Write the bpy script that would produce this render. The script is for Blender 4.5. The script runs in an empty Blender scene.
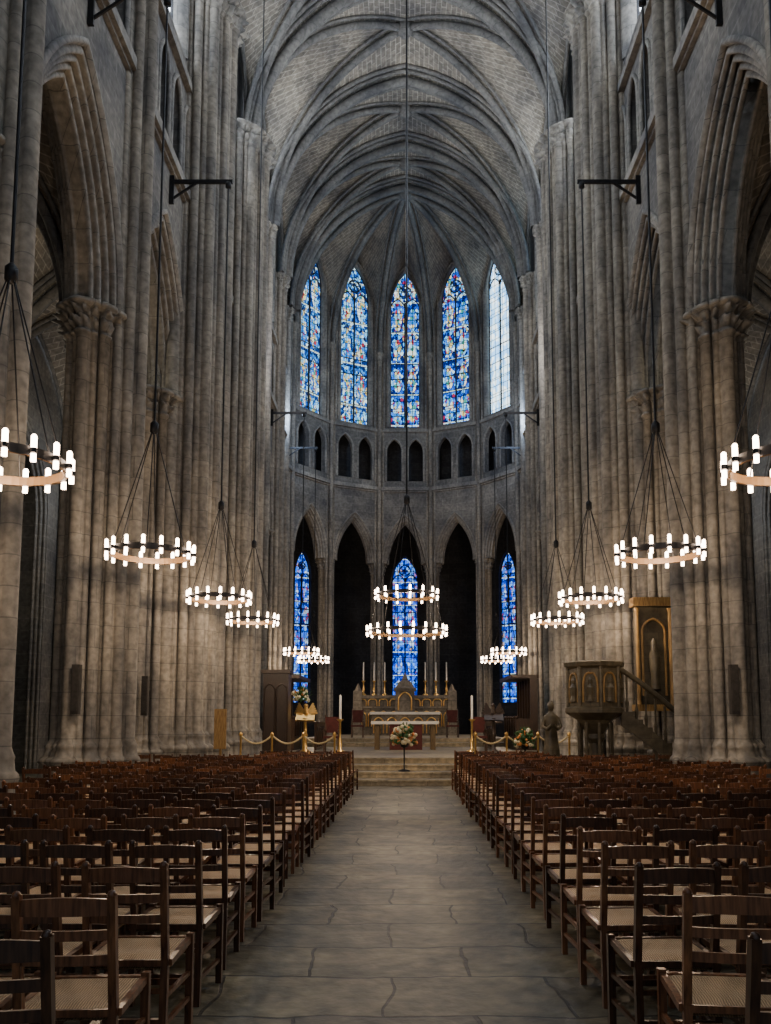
import bpy, math, random
from mathutils import Vector, noise
random.seed(7)
pi=math.pi
scene=bpy.context.scene

# ------------------------------------------------------------------ materials
def new_mat(name):
    m=bpy.data.materials.new(name); m.use_nodes=True
    nt=m.node_tree; nt.nodes.clear()
    out=nt.nodes.new('ShaderNodeOutputMaterial')
    return m,nt,out
def N(nt,t,**k):
    n=nt.nodes.new(t)
    for a,b in k.items():
        setattr(n,a,b)
    return n
def ramp(nt,stops,interp='LINEAR'):
    r=nt.nodes.new('ShaderNodeValToRGB'); cr=r.color_ramp; cr.interpolation=interp
    while len(cr.elements)<len(stops): cr.elements.new(0.5)
    for e,(p,c) in zip(cr.elements,stops):
        e.position=p; e.color=(c[0],c[1],c[2],1)
    return r
def c4(c): return (c[0],c[1],c[2],1)
def math_(nt,op,a,b=None,c=None):
    n=nt.nodes.new('ShaderNodeMath'); n.operation=op
    for i,x in enumerate((a,b,c)):
        if x is None: continue
        if isinstance(x,(int,float)): n.inputs[i].default_value=x
        else: nt.links.new(x,n.inputs[i])
    return n.outputs[0]

def stone(name,c1,c2,mortar,bw=0.75,bh=0.34,mort=0.012,rough=0.85,bump=0.25,uv=False,mix='xy',blot=((0.48,0.49,0.53),(1.38,1.33,1.22)),bscale=0.6,warp=0.0,streak=False):
    m,nt,out=new_mat(name); L=nt.links
    bs=N(nt,'ShaderNodeBsdfPrincipled'); bs.inputs['Roughness'].default_value=rough
    L.new(bs.outputs[0],out.inputs[0])
    tc=N(nt,'ShaderNodeTexCoord')
    if uv:
        vec=tc.outputs['UV']
    elif mix=='floor':
        vec=tc.outputs['Object']
    else:
        sp=N(nt,'ShaderNodeSeparateXYZ'); L.new(tc.outputs['Object'],sp.inputs[0])
        ad=N(nt,'ShaderNodeMath',operation='ADD'); L.new(sp.outputs[0],ad.inputs[0]); L.new(sp.outputs[1],ad.inputs[1])
        cb=N(nt,'ShaderNodeCombineXYZ'); L.new(ad.outputs[0],cb.inputs[0]); L.new(sp.outputs[2],cb.inputs[1])
        vec=cb.outputs[0]
    if warp:
        nw=N(nt,'ShaderNodeTexNoise'); nw.inputs['Scale'].default_value=1.7; nw.inputs['Detail'].default_value=2
        L.new(tc.outputs['Object'],nw.inputs['Vector'])
        vm=N(nt,'ShaderNodeVectorMath',operation='MULTIPLY_ADD'); vm.inputs[1].default_value=(warp,warp,0)
        L.new(nw.outputs['Color'],vm.inputs[0]); L.new(vec,vm.inputs[2]); vec=vm.outputs[0]
    br=N(nt,'ShaderNodeTexBrick'); L.new(vec,br.inputs['Vector'])
    br.inputs['Scale'].default_value=1; br.inputs['Brick Width'].default_value=bw; br.inputs['Row Height'].default_value=bh
    br.inputs['Mortar Size'].default_value=mort; br.inputs['Mortar Smooth'].default_value=0.3
    br.inputs['Color1'].default_value=c4(c1); br.inputs['Color2'].default_value=c4(c2); br.inputs['Mortar'].default_value=c4(mortar)
    n1=N(nt,'ShaderNodeTexNoise'); n1.inputs['Scale'].default_value=bscale; n1.inputs['Detail'].default_value=3
    if streak:   # rain/soot stains run down the shafts
        mp=N(nt,'ShaderNodeMapping'); mp.inputs['Scale'].default_value=(2.6,2.6,0.55); L.new(tc.outputs['Object'],mp.inputs[0]); L.new(mp.outputs[0],n1.inputs['Vector'])
    else:
        L.new(tc.outputs['Object'],n1.inputs['Vector'])
    r1=ramp(nt,[(0.3,blot[0]),(0.7,blot[1])]); L.new(n1.outputs[0],r1.inputs[0])
    mx=N(nt,'ShaderNodeMix',data_type='RGBA',blend_type='MULTIPLY'); mx.inputs[0].default_value=1
    L.new(br.outputs[0],mx.inputs[6]); L.new(r1.outputs[0],mx.inputs[7])
    n2=N(nt,'ShaderNodeTexNoise'); n2.inputs['Scale'].default_value=8; n2.inputs['Detail'].default_value=3
    L.new(tc.outputs['Object'],n2.inputs['Vector'])
    r2=ramp(nt,[(0.3,(0.66,0.66,0.66)),(0.7,(1.24,1.24,1.24))]); L.new(n2.outputs[0],r2.inputs[0])
    mx2=N(nt,'ShaderNodeMix',data_type='RGBA',blend_type='MULTIPLY'); mx2.inputs[0].default_value=1
    L.new(mx.outputs[2],mx2.inputs[6]); L.new(r2.outputs[0],mx2.inputs[7])
    L.new(mx2.outputs[2],bs.inputs['Base Color'])
    ad2=N(nt,'ShaderNodeMath',operation='SUBTRACT'); L.new(n2.outputs[0],ad2.inputs[0]); L.new(br.outputs['Fac'],ad2.inputs[1])
    bp=N(nt,'ShaderNodeBump'); bp.inputs['Strength'].default_value=bump; bp.inputs['Distance'].default_value=0.02
    L.new(ad2.outputs[0],bp.inputs['Height']); L.new(bp.outputs[0],bs.inputs['Normal'])
    return m

def plain(name,col,rough=0.6,metal=0.0,var=0.3,scale=12,emit=None,es=0):
    m,nt,out=new_mat(name); L=nt.links
    bs=N(nt,'ShaderNodeBsdfPrincipled'); bs.inputs['Roughness'].default_value=rough; bs.inputs['Metallic'].default_value=metal
    n=N(nt,'ShaderNodeTexNoise'); n.inputs['Scale'].default_value=scale; n.inputs['Detail'].default_value=2
    tc=N(nt,'ShaderNodeTexCoord'); L.new(tc.outputs['Object'],n.inputs['Vector'])
    r=ramp(nt,[(0.3,[x*(1-var) for x in col]),(0.7,[min(1,x*(1+var)) for x in col])]); L.new(n.outputs[0],r.inputs[0])
    L.new(r.outputs[0],bs.inputs['Base Color'])
    if emit:
        bs.inputs['Emission Color'].default_value=c4(emit); bs.inputs['Emission Strength'].default_value=es
    L.new(bs.outputs[0],out.inputs[0])
    return m
def emis(name,col,s):
    m,nt,out=new_mat(name)
    e=N(nt,'ShaderNodeEmission'); e.inputs[0].default_value=c4(col); e.inputs[1].default_value=s
    nt.links.new(e.outputs[0],out.inputs[0]); return m

def wood(name,dark,light,rough=0.35):
    m,nt,out=new_mat(name); L=nt.links
    bs=N(nt,'ShaderNodeBsdfPrincipled'); bs.inputs['Roughness'].default_value=rough
    tc=N(nt,'ShaderNodeTexCoord'); mp=N(nt,'ShaderNodeMapping'); mp.inputs['Scale'].default_value=(30,30,3)
    n=N(nt,'ShaderNodeTexNoise'); n.inputs['Scale'].default_value=2; n.inputs['Detail'].default_value=3
    L.new(tc.outputs['Object'],mp.inputs[0]); L.new(mp.outputs[0],n.inputs['Vector'])
    oi=N(nt,'ShaderNodeObjectInfo')
    r=ramp(nt,[(0.3,dark),(0.75,light)]); L.new(n.outputs[0],r.inputs[0])
    rr=ramp(nt,[(0,(0.6,0.6,0.6)),(0.5,(1,1,1)),(1,(2.6,2.4,2.1))]); L.new(oi.outputs['Random'],rr.inputs[0])
    mx=N(nt,'ShaderNodeMix',data_type='RGBA',blend_type='MULTIPLY'); mx.inputs[0].default_value=1
    L.new(r.outputs[0],mx.inputs[6]); L.new(rr.outputs[0],mx.inputs[7])
    L.new(mx.outputs[2],bs.inputs['Base Color']); L.new(bs.outputs[0],out.inputs[0]); return m
def straw(name):
    m,nt,out=new_mat(name); L=nt.links
    bs=N(nt,'ShaderNodeBsdfPrincipled'); bs.inputs['Roughness'].default_value=0.5
    tc=N(nt,'ShaderNodeTexCoord'); w=N(nt,'ShaderNodeTexWave'); w.inputs['Scale'].default_value=28; w.inputs['Distortion'].default_value=2
    L.new(tc.outputs['Object'],w.inputs['Vector'])
    r=ramp(nt,[(0.0,(0.30,0.17,0.07)),(0.6,(0.70,0.48,0.26))]); L.new(w.outputs[0],r.inputs[0])
    bp=N(nt,'ShaderNodeBump'); bp.inputs['Strength'].default_value=0.4; bp.inputs['Distance'].default_value=0.01
    L.new(w.outputs[0],bp.inputs['Height']); L.new(bp.outputs[0],bs.inputs['Normal'])
    L.new(r.outputs[0],bs.inputs['Base Color']); L.new(bs.outputs[0],out.inputs[0]); return m

def glass(name,stops,strength,scale=3.5,lead=0.03,bw=0.42,bh=0.42,fig=None,lw=0.81,ph=1.75,figamt=1.0):
    """leaded stained glass; UV.x = metres from window centre (+50), UV.y = height"""
    m,nt,out=new_mat(name); L=nt.links
    tc=N(nt,'ShaderNodeTexCoord')
    mp=N(nt,'ShaderNodeMapping'); mp.inputs['Scale'].default_value=(1.3,0.8,1); L.new(tc.outputs['UV'],mp.inputs[0])
    v=N(nt,'ShaderNodeTexVoronoi'); v.inputs['Scale'].default_value=scale; L.new(mp.outputs[0],v.inputs['Vector'])
    sp=N(nt,'ShaderNodeSeparateColor'); L.new(v.outputs['Color'],sp.inputs[0])
    n=N(nt,'ShaderNodeTexNoise'); n.inputs['Scale'].default_value=0.9; n.inputs['Detail'].default_value=2; L.new(tc.outputs['UV'],n.inputs['Vector'])
    ma=N(nt,'ShaderNodeMath',operation='MULTIPLY_ADD'); ma.inputs[1].default_value=0.9; ma.inputs[2].default_value=-0.45
    L.new(n.outputs[0],ma.inputs[0])
    ad=N(nt,'ShaderNodeMath',operation='ADD'); L.new(sp.outputs[0],ad.inputs[0]); L.new(ma.outputs[0],ad.inputs[1])
    r=ramp(nt,stops,'CONSTANT'); L.new(ad.outputs[0],r.inputs[0])
    col=r.outputs[0]
    if fig:
        su=N(nt,'ShaderNodeSeparateXYZ'); L.new(tc.outputs['UV'],su.inputs[0])
        u=math_(nt,'SUBTRACT',su.outputs[0],50.0)
        fu=math_(nt,'SUBTRACT',math_(nt,'FRACT',math_(nt,'DIVIDE',u,lw)),0.5)
        fv=math_(nt,'SUBTRACT',math_(nt,'FRACT',math_(nt,'DIVIDE',su.outputs[1],ph)),0.45)
        e1=math_(nt,'ADD',math_(nt,'POWER',math_(nt,'ABSOLUTE',math_(nt,'DIVIDE',fu,0.27)),2.0),math_(nt,'POWER',math_(nt,'ABSOLUTE',math_(nt,'DIVIDE',fv,0.36)),2.0))
        mk=math_(nt,'LESS_THAN',e1,1.0)
        mk=math_(nt,'MULTIPLY',mk,figamt)
        r2=ramp(nt,fig,'CONSTANT'); L.new(sp.outputs[1],r2.inputs[0])
        mf=N(nt,'ShaderNodeMix',data_type='RGBA'); L.new(mk,mf.inputs[0]); L.new(col,mf.inputs[6]); L.new(r2.outputs[0],mf.inputs[7])
        bd=math_(nt,'LESS_THAN',fv,-0.41)
        mb_=N(nt,'ShaderNodeMix',data_type='RGBA'); L.new(bd,mb_.inputs[0]); L.new(mf.outputs[2],mb_.inputs[6]); mb_.inputs[7].default_value=(0.55,0.7,0.65,1)
        col=mb_.outputs[2]
    v2=N(nt,'ShaderNodeTexVoronoi',feature='DISTANCE_TO_EDGE'); v2.inputs['Scale'].default_value=scale; L.new(mp.outputs[0],v2.inputs['Vector'])
    g=N(nt,'ShaderNodeMath',operation='GREATER_THAN'); g.inputs[1].default_value=lead; L.new(v2.outputs['Distance'],g.inputs[0])
    b=N(nt,'ShaderNodeTexBrick'); b.offset=0; L.new(tc.outputs['UV'],b.inputs['Vector'])
    b.inputs['Scale'].default_value=1;b.inputs['Brick Width'].default_value=bw;b.inputs['Row Height'].default_value=bh;b.inputs['Mortar Size'].default_value=0.018
    b.inputs['Color1'].default_value=(1,1,1,1);b.inputs['Color2'].default_value=(.85,.85,.85,1);b.inputs['Mortar'].default_value=(0,0,0,1)
    m1=N(nt,'ShaderNodeMix',data_type='RGBA',blend_type='MULTIPLY'); m1.inputs[0].default_value=1
    L.new(col,m1.inputs[6]); L.new(b.outputs[0],m1.inputs[7])
    m2=N(nt,'ShaderNodeMath',operation='MULTIPLY'); m2.inputs[1].default_value=strength; L.new(g.outputs[0],m2.inputs[0])
    e=N(nt,'ShaderNodeEmission'); L.new(m1.outputs[2],e.inputs[0]); L.new(m2.outputs[0],e.inputs[1])
    L.new(e.outputs[0],out.inputs[0]); return m

S_PIER=stone('pier_stone',(0.262,0.243,0.212),(0.215,0.201,0.178),(0.15,0.143,0.13),bw=0.9,bh=0.42,mort=0.010,streak=True,bscale=1.0,blot=((0.5,0.51,0.54),(1.42,1.37,1.27)))
S_WALL=stone('wall_stone',(0.20,0.188,0.172),(0.148,0.142,0.135),(0.235,0.225,0.21),bw=0.8,bh=0.36,mort=0.014)
S_AISLE=stone('aisle_stone',(0.19,0.18,0.165),(0.14,0.136,0.13),(0.21,0.2,0.19),bw=0.8,bh=0.36,mort=0.014)
S_DARK=stone('shade_dark_stone',(0.042,0.044,0.052),(0.03,0.032,0.04),(0.055,0.055,0.06))  # shade of deep recesses put into the stone colour; tracery uses it too
S_WEB=stone('vault_web_stone',(0.27,0.24,0.20),(0.185,0.168,0.145),(0.40,0.37,0.32),bw=0.42,bh=0.2,mort=0.018,uv=True,bump=0.15)
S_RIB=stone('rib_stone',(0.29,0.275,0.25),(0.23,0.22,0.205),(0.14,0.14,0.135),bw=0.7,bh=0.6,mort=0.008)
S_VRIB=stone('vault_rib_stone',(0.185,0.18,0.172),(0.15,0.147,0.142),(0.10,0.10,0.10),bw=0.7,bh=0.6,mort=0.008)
S_FLOOR=stone('floor_slabs',(0.20,0.178,0.118),(0.095,0.09,0.068),(0.04,0.036,0.028),bw=1.0,bh=0.66,mort=0.012,rough=0.5,mix='floor',bump=0.8,blot=((0.42,0.42,0.40),(1.55,1.5,1.36)),bscale=2.2,warp=0.22)
S_STEP=stone('step_stone',(0.60,0.51,0.36),(0.5,0.43,0.3),(0.25,0.22,0.16),bw=1.4,bh=0.15,mort=0.006,rough=0.5)
S_PULP=stone('pulpit_stone',(0.14,0.12,0.08),(0.10,0.085,0.055),(0.06,0.05,0.04),bw=0.5,bh=0.3,mort=0.004,rough=0.4)
M_WOOD=wood('chair_wood',(0.04,0.017,0.009),(0.155,0.068,0.032),0.28)
M_STRAW=straw('seat_straw')
M_DWOOD=wood('dark_oak',(0.02,0.012,0.008),(0.06,0.035,0.022))
M_GWOOD=wood('gilded_wood',(0.10,0.06,0.02),(0.28,0.185,0.075),0.4)
M_IRON=plain('black_iron',(0.02,0.02,0.022),0.45,0.6)
M_BRASS=plain('brass',(0.75,0.48,0.16),0.3,0.9,0.15)
M_BULB=emis('candle_bulb',(1.0,0.74,0.54),24)
M_GLOWRING=plain('brass_band',(0.11,0.055,0.016),0.5,0.2,0.1)
M_WHITE=plain('white_cloth',(0.75,0.74,0.70),0.8,0,0.05)
M_RED=plain('red_cloth',(0.085,0.018,0.015),0.8,0,0.2)
M_GREEN=plain('leaf_green',(0.04,0.12,0.03),0.6,0,0.4)
M_FLOW=plain('cream_petals',(0.8,0.72,0.5),0.7,0,0.2,40)
M_FLOR=plain('orange_petals',(0.8,0.3,0.08),0.7,0,0.3,40)
M_ROPE=plain('rope',(0.62,0.5,0.28),0.9,0,0.2,60)
M_ALT=stone('altar_stone',(0.24,0.215,0.18),(0.17,0.155,0.13),(0.1,0.09,0.08),bw=0.6,bh=0.5,mort=0.01)
M_SPK=plain('speaker_grey',(0.05,0.045,0.04),0.6)
FIG=[(0.0,(0.02,0.2,0.7)),(0.3,(0.25,0.6,0.9)),(0.46,(0.75,0.92,0.95)),(0.6,(0.75,0.6,0.22)),(0.72,(0.05,0.3,0.25)),(0.8,(0.9,0.85,0.6)),(0.9,(0.4,0.04,0.06))]
G_BLUE=glass('stained_glass_blue',[(0.0,(0.003,0.012,0.12)),(0.3,(0.008,0.07,0.5)),(0.52,(0.025,0.2,0.9)),(0.70,(0.12,0.5,1.0)),(0.83,(0.55,0.85,1.0)),(0.93,(0.45,0.36,0.12)),(0.98,(0.3,0.02,0.08))],2.2,scale=6.5,lead=0.035,fig=FIG)
G_MID=glass('stained_glass_cyan',[(0.0,(0.006,0.025,0.14)),(0.27,(0.015,0.11,0.5)),(0.5,(0.06,0.32,0.85)),(0.70,(0.28,0.68,1.0)),(0.86,(0.7,0.93,1.0)),(0.96,(0.45,0.34,0.12))],2.1,scale=7.0,lead=0.03,fig=FIG,ph=2.3)
G_PALE=glass('pale_leaded_glass',[(0.0,(0.25,0.55,0.95)),(0.4,(0.5,0.78,1.0)),(0.7,(0.8,0.95,1.0))],3.6,scale=5,lead=0.0,bw=0.28,bh=0.42)
G_DEEP=glass('stained_glass_deep',[(0.0,(0.0,0.012,0.2)),(0.3,(0.004,0.04,0.5)),(0.55,(0.015,0.13,0.95)),(0.8,(0.15,0.4,1.0)),(0.95,(0.3,0.1,0.3))],2.1,scale=6.5,fig=[(0.0,(0.01,0.12,0.8)),(0.4,(0.1,0.35,1.0)),(0.65,(0.5,0.7,1.0)),(0.82,(0.45,0.3,0.25)),(0.92,(0.35,0.05,0.15))],lw=0.75,ph=1.4)
G_DAY=glass('daylight_leaded_glass',[(0.0,(0.70,0.82,1.0)),(0.5,(0.85,0.92,1.0))],14,scale=3,lead=0.0,bw=0.3,bh=0.4)

# ------------------------------------------------------------------ mesh builder
class MB:
    def __init__(s): s.v=[];s.f=[];s.m=[];s.sm=[];s.uv={}
    def quad(s,a,b,c,d,m=0,uv=None):
        i=len(s.v); s.v+= [tuple(a),tuple(b),tuple(c),tuple(d)]
        if uv:
            for k in range(4): s.uv[i+k]=uv[k]
        s.f.append((i,i+1,i+2,i+3)); s.m.append(m); s.sm.append(False)
    def poly(s,pts,m=0,uv=None):
        i=len(s.v); s.v+=[tuple(p) for p in pts]
        if uv:
            for k in range(len(pts)): s.uv[i+k]=uv[k]
        s.f.append(tuple(range(i,i+len(pts)))); s.m.append(m); s.sm.append(False)
    def grid(s,rows,m=0,closed=False,smooth=True,uv=None):
        i=len(s.v); n=len(rows[0])
        for a,r in enumerate(rows):
            for b,p in enumerate(r):
                if uv: s.uv[len(s.v)]=uv[a][b]
                s.v.append(tuple(p))
        for a in range(len(rows)-1):
            for b in range(n if closed else n-1):
                b2=(b+1)%n
                s.f.append((i+a*n+b,i+a*n+b2,i+(a+1)*n+b2,i+(a+1)*n+b)); s.m.append(m); s.sm.append(smooth)
    def box(s,x0,x1,y0,y1,z0,z1,m=0):
        P=[(x0,y0,z0),(x1,y0,z0),(x1,y1,z0),(x0,y1,z0),(x0,y0,z1),(x1,y0,z1),(x1,y1,z1),(x0,y1,z1)]
        i=len(s.v); s.v+=P
        for f in [(0,3,2,1),(4,5,6,7),(0,1,5,4),(1,2,6,5),(2,3,7,6),(3,0,4,7)]:
            s.f.append(tuple(i+k for k in f)); s.m.append(m); s.sm.append(False)
    def beam(s,p0,p1,w,h,m=0,up=(0,0,1)):
        p0=Vector(p0);p1=Vector(p1);d=(p1-p0).normalized();up=Vector(up)
        if abs(d.dot(up))>0.95: up=Vector((0,1,0))
        a=d.cross(up).normalized()*w/2; b=a.cross(d).normalized()*h/2
        i=len(s.v)
        for p in (p0,p1):
            for q in (p-a-b,p+a-b,p+a+b,p-a+b): s.v.append(tuple(q))
        for f in [(0,1,2,3),(7,6,5,4),(0,4,5,1),(1,5,6,2),(2,6,7,3),(3,7,4,0)]:
            s.f.append(tuple(i+k for k in f)); s.m.append(m); s.sm.append(False)
    def tube(s,pts,r,n=8,m=0,caps=False):
        pts=[Vector(p) for p in pts]; rows=[]
        up=None
        for i,p in enumerate(pts):
            t=(pts[min(i+1,len(pts)-1)]-pts[max(i-1,0)]).normalized()
            if up is None:
                up=Vector((0,0,1)) if abs(t.z)<0.9 else Vector((0,1,0))
            a=t.cross(up)
            if a.length<1e-4: a=t.cross(Vector((1,0,0)))
            a.normalize(); b=a.cross(t).normalized(); up=b
            rows.append([p+a*r*math.cos(k*2*pi/n)+b*r*math.sin(k*2*pi/n) for k in range(n)])
        s.grid(rows,m,True)
        if caps:
            s.poly(rows[0],m); s.poly(rows[-1],m)
    def lathe(s,prof,c,n=16,m=0):
        rows=[[(c[0]+r*math.cos(k*2*pi/n),c[1]+r*math.sin(k*2*pi/n),c[2]+z) for k in range(n)] for r,z in prof]
        s.grid(rows,m,True,n>8)
        s.poly(rows[-1],m); s.poly(rows[0],m)
    def ico(s,c,r,m=0):
        rows=[]
        for j in range(5):
            ph=-pi/2+pi*j/4
            rows.append([(c[0]+r*math.cos(ph)*math.cos(k*pi/3),c[1]+r*math.cos(ph)*math.sin(k*pi/3),c[2]+r*math.sin(ph)) for k in range(6)])
        s.grid(rows,m,True)
    def obj(s,name,mats,parent=None):
        me=bpy.data.meshes.new(name); me.from_pydata(s.v,[],s.f)
        for m in mats: me.materials.append(m)
        me.polygons.foreach_set('material_index',s.m); me.polygons.foreach_set('use_smooth',s.sm)
        if s.uv:
            ul=me.uv_layers.new(name='UVMap')
            for l in me.loops: ul.data[l.index].uv=s.uv.get(l.vertex_index,(0,0))
        me.update()
        o=bpy.data.objects.new(name,me); scene.collection.objects.link(o)
        if parent: o.parent=parent
        return o

# ------------------------------------------------------------------ arch helpers
def Rfor(a,rise): return (rise*rise+a*a)/(2*a)
def arch_pts(uc,a,spring,R,t=0.0,n=12,sill=None):
    r=R-t; th=math.acos(max(-1,min(1,(R-a)/r))) if r>0 else 0
    L=[]
    for i in range(n+1):
        al=pi-th*i/n
        L.append((uc+(R-a)+r*math.cos(al), spring+r*math.sin(al)))
    Rr=[(2*uc-u,z) for u,z in reversed(L[:-1])]
    P=L+Rr
    if sill is not None: P=[(P[0][0],sill)]+P+[(P[-1][0],sill)]
    return P
def panel(mb,F,u0,u1,z0,z1,ops,thick,m=0,back=True,n=12):
    ds=[0,thick] if back else [0]
    cur=u0
    for (uc,a,sp,R,sill) in ops:
        P=arch_pts(uc,a,sp,R,0,n)
        for d in ds:
            if uc-a>cur+1e-5: mb.quad(F(cur,z0,d),F(uc-a,z0,d),F(uc-a,z1,d),F(cur,z1,d),m)
            if sill is not None: mb.quad(F(uc-a,z0,d),F(uc+a,z0,d),F(uc+a,sill,d),F(uc-a,sill,d),m)
            for i in range(len(P)-1):
                (ua,za),(ub,zb)=P[i],P[i+1]
                mb.quad(F(ua,za,d),F(ub,zb,d),F(ub,z1,d),F(ua,z1,d),m)
        low=sill if sill is not None else z0
        Q=[(uc-a,low)]+P+[(uc+a,low)]
        mb.grid([[F(u,z,0) for u,z in Q],[F(u,z,thick) for u,z in Q]],m,False,False)
        if sill is not None: mb.quad(F(uc-a,sill,0),F(uc+a,sill,0),F(uc+a,sill,thick),F(uc-a,sill,thick),m)
        cur=uc+a
    for d in ds:
        if u1>cur+1e-5: mb.quad(F(cur,z0,d),F(u1,z0,d),F(u1,z1,d),F(cur,z1,d),m)
def roll_profile(t1,d0,d1,k=4,h=0.05):
    out=[]; dx=t1/k; dd=(d1-d0)/k
    ln=math.hypot(t1,d1-d0); nx=abs(d1-d0)/ln; nd=t1/ln*(1 if d1>d0 else -1)
    out.append((0,d0))
    for i in range(k):
        for j in range(9):
            f=j/8
            if f<0.25: b=-h*0.9*math.sin(pi*f/0.25)
            else: b=math.sin(pi*(f-0.25)/0.75)**0.6*h if 0.25<f<1 else 0
            out.append((dx*(i+f)+nx*b, d0+dd*(i+f)-b*nd))
    out.append((t1,d1)); return out
def arch_sweep(mb,F,uc,a,sp,R,prof,m=0,n=14,sill=None):
    rows=[]
    for (t,d) in prof:
        P=arch_pts(uc,a,sp,R,t,n)
        if sill is not None: P=[(P[0][0],sill)]+P+[(P[-1][0],sill)]
        rows.append([F(u,z,d) for u,z in P])
    mb.grid(rows,m,False,True)
def rail(mb,F,u0,u1,z0,z1,d0,d1,m=0):
    c=[F(u,z,d) for u in (u0,u1) for z in (z0,z1) for d in (d0,d1)]
    for f in [(0,1,3,2),(4,5,7,6),(0,1,5,4),(2,3,7,6),(0,2,6,4),(1,3,7,5)]:
        mb.quad(*[c[k] for k in f],m)

# ------------------------------------------------------------------ layout constants
XW=5.6
B=[-3.9,0.9,5.7,10.5,15.3,20.1,25.2,29.6,33.2,36.0]
CROSS=(20.1,25.2)
ZCAP=9.5; ZL1=14.8; ZL2=17.7; ZS=20.8; ZC=27.2
AX,AY,AR=0.0,35.8,6.25
WT=1.0

def glass_obj(name,F,uc,a,sp,R,sill,d,mat,lights=2,bar=0.9,tr=0.035,fill=None):
    e=bpy.data.objects.new(name,None); scene.collection.objects.link(e)
    g=MB(); P=arch_pts(uc,a,sp,R,0,12)
    Q=[(uc-a,sill)]+P+[(uc+a,sill)]
    g.poly([F(u,z,d) for u,z in Q],0,[(u-uc+50,z) for u,z in Q])
    g.obj('glass',[mat],e)
    t=MB(); dd=d-0.06
    n=lights
    top=sp-0.1
    for k in range(1,n):
        u=uc-a+2*a*k/n
        t.tube([F(u,sill,dd),F(u,top if n>2 else sp+0.25*a,dd)],tr*1.3,6)
    w=2*a/n
    for k in range(n):
        c=uc-a+w*(k+.5)
        t.tube([F(u,z,dd) for u,z in arch_pts(c,w/2,top-0.1,Rfor(w/2,w*0.75),0,6)],tr,6)
    rise=math.sqrt(max(0.01,2*R*a-a*a))
    rc=a*0.42; zc=sp+rise*0.42
    t.tube([F(uc+rc*math.cos(q*pi/8),zc+rc*math.sin(q*pi/8),dd) for q in range(17)],tr,6)
    for q in range(4):
        cx=uc+rc*0.5*math.cos(pi/4+q*pi/2); cz=zc+rc*0.5*math.sin(pi/4+q*pi/2)
        t.tube([F(cx+rc*0.35*math.cos(j*pi/4),cz+rc*0.35*math.sin(j*pi/4),dd) for j in range(9)],tr*0.6,5)
    z=sill+bar
    while z<top:
        t.tube([F(uc-a,z,dd),F(uc+a,z,dd)],tr*0.45,4); z+=bar
    t.tube([F(u,zz,dd) for u,zz in Q],tr*1.6,6)
    t.obj('tracery',[S_DARK],e)
    return e

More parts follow.
